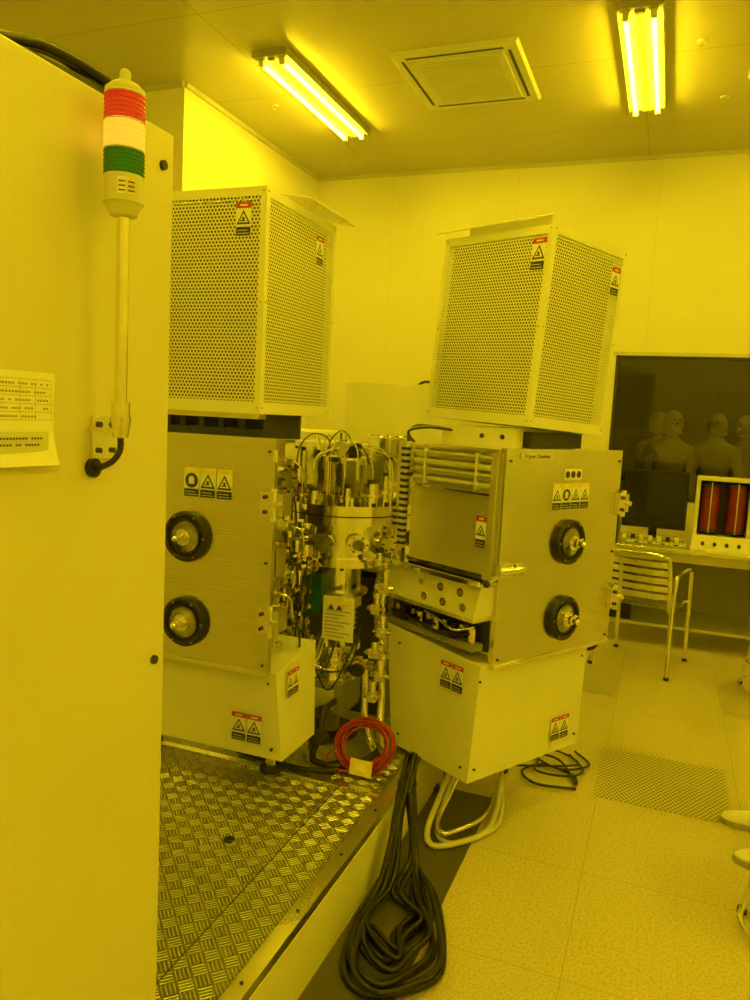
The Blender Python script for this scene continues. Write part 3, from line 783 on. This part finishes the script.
b = B('process_equipment_cabinet', bevel=0.004)
b.box(-1.95, -.85, 4.55, 5.35, .05, 1.80, 'white'); b.box(-2.75, -1.955, 4.55, 5.35, .05, 1.47, 'white')
b.box(-2.7, -.9, 4.6, 5.3, 0, .05, 'dark')
for x in (-2.35, -1.4): b.box(x, x+.004, 4.547, 4.55, .1, 1.45, 'dark')
b.done()
b = B('equipment_top_cable'); b.tube([(-1.55, 4.8, 1.805), (-1.5, 4.8, 1.83), (-1.4, 4.8, 1.82), (-1.3, 4.8, 1.82), (-1.1, 4.8, 1.81)], .009, 'dark'); b.done()

# ------------------------------------------------------------------ cables on the floor
b = B('power_cable_bundle')
top = Vector((-.775, 2.56, .40))
for i in range(10):
    yn = 1.85+.048*(i % 5)+random.uniform(-.02, .02); xr = -.485-.032*(i % 5)+random.uniform(-.015, .015); xl = -.79+.018*(i % 3)
    z = .014+.016*(i % 3)
    j = lambda s=.015: random.uniform(-s, s)
    P = [(-.80+j(), 2.66, .33), (top.x+j(), top.y+j(), .36+j()), (-.775+j(), 2.44+j(), .22), (xl+.02, 2.30+j(.03), .06), (xl, 2.12+j(.02), z),
         (xl+.05, yn+.05, z+.004), (xl+.15, yn-.01, z), (xr-.03, yn+.08, z+.006), (xr-.01, yn+.20, z), (xr-.10, 2.27+j(.03), z+.02), (-.70+j(), 2.40, .10), (-.75+j(), 2.50+j(), .28), (-.77+j(), 2.60, .36)]
    b.tube(P, .0085 if i % 3 else .0105, 'blackgloss', seg=10)
b.torus((-.765, 2.50, .30), (.1, -.5, 1), .03, .006, 'blackgloss')
b.done()
b = B('corrugated_drain_hose')
b.tube([(-.70, 2.95, .24), (-.73, 2.82, .10), (-.735, 2.70, .03), (-.69, 2.63, .018), (-.60, 2.70, .018), (-.53, 2.82, .018), (-.52, 2.95, .05), (-.53, 3.05, .14)], .011, 'clear', corr=.16, seg=12)
b.tube([(-.66, 3.0, .24), (-.70, 2.87, .10), (-.71, 2.76, .05), (-.67, 2.69, .04), (-.60, 2.78, .04), (-.56, 2.88, .04), (-.545, 3.0, .06), (-.55, 3.1, .16)], .010, 'steelp', corr=.16, seg=12)
b.tube([(-.68, 2.98, .24), (-.71, 2.82, .08), (-.70, 2.72, .02), (-.64, 2.68, .016), (-.56, 2.76, .016), (-.50, 2.88, .02), (-.51, 3.0, .06), (-.54, 3.1, .16)], .009, 'clear', corr=.16, seg=12)
b.done()
b = B('black_power_cord')
b.tube([(-.25, 3.35, .012), (-.42, 3.32, .012), (-.50, 3.42, .012), (-.42, 3.53, .012), (-.28, 3.48, .012), (-.26, 3.40, .014), (-.36, 3.60, .02), (-.52, 3.62, .012), (-.70, 3.50, .012), (-.78, 3.7, .012)], .006, 'black')
b.tube([(-.30, 3.75, .012), (-.22, 3.62, .012), (-.34, 3.50, .02), (-.47, 3.60, .018), (-.40, 3.72, .012), (-.27, 3.58, .022), (-.55, 3.45, .014)], .005, 'black')
b.tube([(-.32, 3.70, .012), (-.24, 3.55, .012), (-.30, 3.44, .02), (-.44, 3.44, .018), (-.46, 3.6, .012), (-.6, 3.7, .02)], .005, 'black')
b.done()

def chair(loc, rot):
    b = B('aluminium_slat_chair', loc, rot)
    r = .0145; W = .24
    for e in (-1, 1):
        b.tube([(e*W, .24, .0), (e*W, .225, .30), (e*W, .21, .60), (e*W, .17, .655), (e*W, .0, .665), (e*W, -.17, .66), (e*W, -.21, .62), (e*(W-.005), -.23, .40), (e*(W+.01), -.29, 0)], r, 'steelp')
        b.tube([(e*(W-.03), .20, .43), (e*(W-.03), 0, .425), (e*(W-.03), -.17, .42), (e*(W-.03), -.20, .46), (e*(W-.03), -.235, .62), (e*(W-.035), -.265, .76)], r, 'steelp')
        b.cyl((e*(W-.03), .18, .43), (e*W, .215, .43), .009, 'steelp'); b.cyl((e*(W-.03), -.18, .43), (e*W, -.225, .43), .009, 'steelp')
        b.cyl((e*W, .24, 0), (e*W, .24, .02), .017, 'black'); b.cyl((e*(W+.01), -.29, 0), (e*(W+.01), -.288, .02), .017, 'black')
    b.tube([(-W+.035, -.265, .74), (-W+.06, -.28, .79), (0, -.295, .80), (W-.06, -.28, .79), (W-.035, -.265, .74)], r, 'steelp')
    for i in range(5):
        z = .50+i*.054; yb_ = -.20-(z-.46)*.22
        pts = [(-W+.035, yb_), (-W*.5, yb_-.022), (0, yb_-.03), (W*.5, yb_-.022), (W-.035, yb_)]
        for k_ in range(4):
            (xa, ya), (xb, yb2) = pts[k_], pts[k_+1]
            b.hexa([(xa, ya-.003, z), (xb, yb2-.003, z), (xb, yb2+.003, z), (xa, ya+.003, z)], [(xa, ya-.010, z+.038), (xb, yb2-.010, z+.038), (xb, yb2-.004, z+.038), (xa, ya-.004, z+.038)], 'alu')
    for i in range(8):
        y = -.17+i*.05; b.box(-W+.03, W-.03, y, y+.038, .428, .436, 'alu')
    return b.done()
chair((-.06, 5.50, 0), math.radians(-14))

b = B('metal_desk', bevel=0.003)
DX0, DX1, DY0, DY1 = -.45, 2.2, 5.88, 6.6
b.box(DX0, DX1, DY0, DY1, .72, .75, 'alu')
b.box(DX0+.05, DX1-.05, DY0+.04, DY0+.06, .65, .72, 'satin')
for x in (DX0+.04, .70, DX1-.08):
    for y in (DY0+.04, DY1-.08): b.box(x, x+.04, y, y+.04, 0, .72, 'alu')
b.box(DX0+.05, DX1-.05, DY0+.10, DY1-.05, .14, .16, 'satin')
b.box(DX0+.05, DX1-.05, DY1-.06, DY1-.05, .16, .72, 'grey')
b.box(-.38, -.16, DY0+.15, DY1-.1, .16, .56, 'blackgloss')
b.done()
def monitor(x, y, w, h, z=.75):
    b = B('computer_monitor', (x, y, z), bevel=0.004)
    b.box(-w/2, w/2, 0, .035, .10, .10+h, 'blackgloss'); b.box(-w/2+.02, w/2-.02, -.002, 0, .12, .08+h, 'screen')
    b.box(-.03, .03, .03, .06, .01, .2, 'blackgloss'); b.box(-.12, .12, -.07, .12, 0, .012, 'blackgloss'); b.done()
monitor(-.06, 6.2, .46, .44); monitor(1.15, 6.2, .55, .42)
b = B('computer_tower', (-.40, 6.15, .75), bevel=0.004); b.box(-.05, .09, 0, .4, 0, .42, 'blackgloss'); b.box(-.04, .08, -.003, 0, .3, .38, 'dark'); b.done()
b = B('twin_reel_unit', (.41, 6.10, .75), bevel=0.003)
b.hexa([(-.20, -.12, 0), (.20, -.12, 0), (.20, .16, 0), (-.20, .16, 0)], [(-.19, -.07, .10), (.19, -.07, .10), (.19, .14, .10), (-.19, .14, .10)], 'offwhite')
b.box(-.19, -.165, -.05, .12, .10, .50, 'offwhite'); b.box(.165, .19, -.05, .12, .10, .50, 'offwhite'); b.box(-.19, .19, -.06, .13, .50, .525, 'offwhite')
b.box(-.165, .165, .10, .12, .10, .50, 'black')
for x in (-.088, .088):
    b.zc(x, .03, .14, .46, .062, 'redreel', 28); b.zc(x, .03, .125, .14, .072, 'dark', 28); b.zc(x, .03, .46, .475, .072, 'dark', 28); b.box(x-.004, x+.004, -.043, -.03, .12, .49, 'steelp')
    for q in range(7): b.torus((x, .03, .17+q*.044), (0, 0, 1), .062, .003, 'redreel', 28, 6)
for x in (-.12, -.04, .04, .12): b.cyl((x, -.095, .05), (x, -.115, .045), .012, 'black', seg=12)
b.done()
b = B('keyboard', (-.02, 5.98, .75), bevel=0.002); b.box(-.22, .22, -.07, .07, 0, .018, 'grey')
for i in range(14):
    for j in range(4): b.box(-.21+i*.03, -.186+i*.03, -.06+j*.03, -.036+j*.03, .018, .026, ('white', 'white', 'dark')[(i+j) % 3])
b.done()
b = B('socket_strip', (-.05, 6.09, .75), bevel=0.002); b.box(-.24, .22, -.015, .015, 0, .04, 'grey')
for i in range(7): b.box(-.22+i*.062, -.19+i*.062, -.02, .012, .02, .055, ('white', 'black', 'yellowlab', 'white')[i % 4])
b.done()

def stool(loc, rot=0):
    b = B('lab_stool', loc, rot)
    b.zc(0, 0, .60, .64, .17, 'black', 32); b.zc(0, 0, .585, .60, .15, 'steelp', 32)
    for i in range(4):
        a = math.radians(45+90*i); c, s_ = math.cos(a), math.sin(a)
        b.tube([(c*.10, s_*.10, .585), (c*.14, s_*.14, .35), (c*.20, s_*.20, .03), (c*.205, s_*.205, 0.0)], .012, 'steelp'); b.zc(c*.205, s_*.205, 0, .02, .016, 'black', 14)
    b.torus((0, 0, .18), (0, 0, 1), .165, .009, 'steelp'); b.torus((0, 0, .03), (0, 0, 1), .20, .010, 'steelp')
    b.done()
stool((.74, 5.25, 0), .3); stool((.55, 2.64, 0), .35)

# ------------------------------------------------------------------ people in clean-room suits
def skinned(name, pts, edges, mat, parent, root=0, sub=2):
    me = bpy.data.meshes.new(name); me.from_pydata([p[0] for p in pts], edges, []); me.materials.append(M[mat])
    ob = bpy.data.objects.new(name, me); scene.collection.objects.link(ob)
    md = ob.modifiers.new('skin', 'SKIN'); md.use_smooth_shade = True
    for i, p in enumerate(pts):
        r = p[1]; r = (r, r) if not isinstance(r, tuple) else r
        me.skin_vertices[0].data[i].radius = r
        me.skin_vertices[0].data[i].use_root = (i == root)
    sb = ob.modifiers.new('sub', 'SUBSURF'); sb.levels = sub; sb.render_levels = sub
    ob.parent = parent
    return ob
def person(loc, rot, stride=True):
    pe = empty('person', loc, rot)
    la, lb = (-.0, .03) if stride else (0, 0)
    P = [((0, 0, .95), .145), ((0, -.005, 1.10), .14), ((0, -.01, 1.28), .165), ((0, -.01, 1.42), .14), ((0, .0, 1.50), .085), ((0, .015, 1.57), .08),
         ((-.09, 0, .88), .10), ((-.11, .01, .50), .075), ((-.13, -.02, .12), .06),
         ((.09, 0, .88), .10), ((.12, .02, .50), .075), ((.17, .0, .12), .06),
         ((-.19, -.01, 1.40), .075), ((-.25, -.02, 1.12), .058), ((-.235, .07, .90), .038),
         ((.19, -.01, 1.40), .075), ((.25, -.02, 1.12), .058), ((.235, .07, .90), .038)]
    E = [(0,1),(1,2),(2,3),(3,4),(4,5),(0,6),(6,7),(7,8),(0,9),(9,10),(10,11),(3,12),(12,13),(13,14),(3,15),(15,16),(16,17)]
    skinned('suit_body', P, E, 'suit', pe)
    b = B('head')
    b.sph((0, .015, 1.67), .115, 'suit', (.88, 1.0, 1.18), 24, 16)
    b.sph((0, .058, 1.665), .080, 'skin', (.82, .90, 1.0), 24, 16)
    b.sph((0, .105, 1.632), .045, 'paper', (1.25, .65, .85), 20, 12)
    b.sph((0, .132, 1.663), .014, 'skin', (.8, 1, 1.4), 12, 8)
    for e in (-1, 1):
        b.sph((e*.028, .119, 1.687), .012, 'paper', (1.2, .7, .8), 12, 8); b.sph((e*.028, .126, 1.687), .006, 'ink', (1, .7, 1), 10, 6)
        b.torus((e*.030, .128, 1.686), (0, 1, 0), .022, .003, 'ink', 18, 6)
        b.sph((e*.092, .01, 1.66), .02, 'suit', (.5, 1, 1.3), 12, 8); b.cyl((e*.045, .12, 1.71), (e*.015, .128, 1.712), .004, 'ink', seg=6)
    b.torus((0, .01, 1.585), (0, .15, 1), .085, .018, 'suit', 28, 8)
    b.done(pe)
    for e in (-1, 1):
        hx, hy, hz = e*.235, .095, .845
        skinned('palm', [((hx, hy-.02, hz+.045), (.022, .026)), ((hx, hy, hz), (.018, .036)), ((hx, hy+.008, hz-.03), (.015, .036))], [(0,1),(1,2)], 'glove', pe, 0, 2)
        for i, L in enumerate((.07, .078, .072, .056)):
            y = hy+.034-i*.021
            skinned('finger_%d' % (i+1), [((hx, y, hz-.03), .009), ((hx-e*.004, y+.003, hz-.03-L*.45), .0085), ((hx-e*.014, y+.004, hz-.03-L*.78), .008), ((hx-e*.024, y+.003, hz-.03-L), .007)], [(0,1),(1,2),(2,3)], 'glove', pe, 0, 1)
        skinned('thumb', [((hx, hy+.02, hz+.015), .011), ((hx-e*.012, hy+.045, hz-.008), .010), ((hx-e*.02, hy+.055, hz-.035), .0085)], [(0,1),(1,2)], 'glove', pe, 0, 1)
    b = B('shoes')
    for (x, y) in ((-.13, la), (.17, lb)):
        n = 20; prof = [(-.095, .034, .10), (-.06, .042, .115), (0, .044, .10), (.06, .046, .075), (.12, .050, .062), (.17, .047, .052), (.20, .036, .042), (.215, .020, .032), (.221, .008, .026)]
        rings = []
        for (yy, hw, hh) in prof:
            rings.append([(x+hw*math.cos(2*math.pi*i/n), y+yy, .020+max(0, math.sin(2*math.pi*i/n))*(hh-.022)) for i in range(n)])
        vs = [p for r_ in rings for p in r_]
        fs = [(i*n+j, i*n+(j+1) % n, (i+1)*n+(j+1) % n, (i+1)*n+j) for i in range(len(rings)-1) for j in range(n)] + [tuple(range(n)), tuple(range((len(rings)-1)*n, len(rings)*n))]
        b.add(vs, fs, 'shoe', True)
        so = [(x+hw*1.06, y+yy*1.02) for (yy, hw, hh) in prof] + [(x-hw*1.06, y+yy*1.02) for (yy, hw, hh) in reversed(prof)]
        m_ = len(so)
        b.add([(p[0], p[1], 0) for p in so]+[(p[0], p[1], .024) for p in so], [tuple(range(m_))[::-1], tuple(range(m_, 2*m_))]+[(i, (i+1) % m_, m_+(i+1) % m_, m_+i) for i in range(m_)], 'sole')
        b.zc(x, y-.02, .09, .18, .052, 'suit', 20)
    b.done(pe)
person((.585, 3.20, 0), math.radians(90))
person((.47, 8.9, 0), math.radians(160)); person((.02, 8.6, 0), math.radians(200)); person((.80, 9.4, 0), math.radians(120)); person((-.14, 9.5, 0), math.radians(230))

# ------------------------------------------------------------------ world & camera
w = bpy.data.worlds.new('world'); scene.world = w; w.use_nodes = True
w.node_tree.nodes['Background'].inputs[0].default_value = (1, .72, .01, 1); w.node_tree.nodes['Background'].inputs[1].default_value = 0.05

F = 768.0
Yc = Vector((295, -70, F)).normalized()
Uc = Vector((0.0505, -1, -0.1107)); Uc = (Uc - Yc*Uc.dot(Yc)).normalized()
Xc = Yc.cross(Uc).normalized()
conv = lambda v: Vector((v.x, -v.y, -v.z))
R = Matrix((conv(Xc), conv(Yc), conv(Uc)))
cam = bpy.data.cameras.new('camera'); co = bpy.data.objects.new('camera', cam); scene.collection.objects.link(co)
cam.sensor_fit = 'VERTICAL'; cam.sensor_height = 36; cam.lens = F/1000*36; cam.clip_start = .05
co.matrix_world = Matrix.Translation((0, 0, 1.6)) @ R.to_4x4()
scene.camera = co
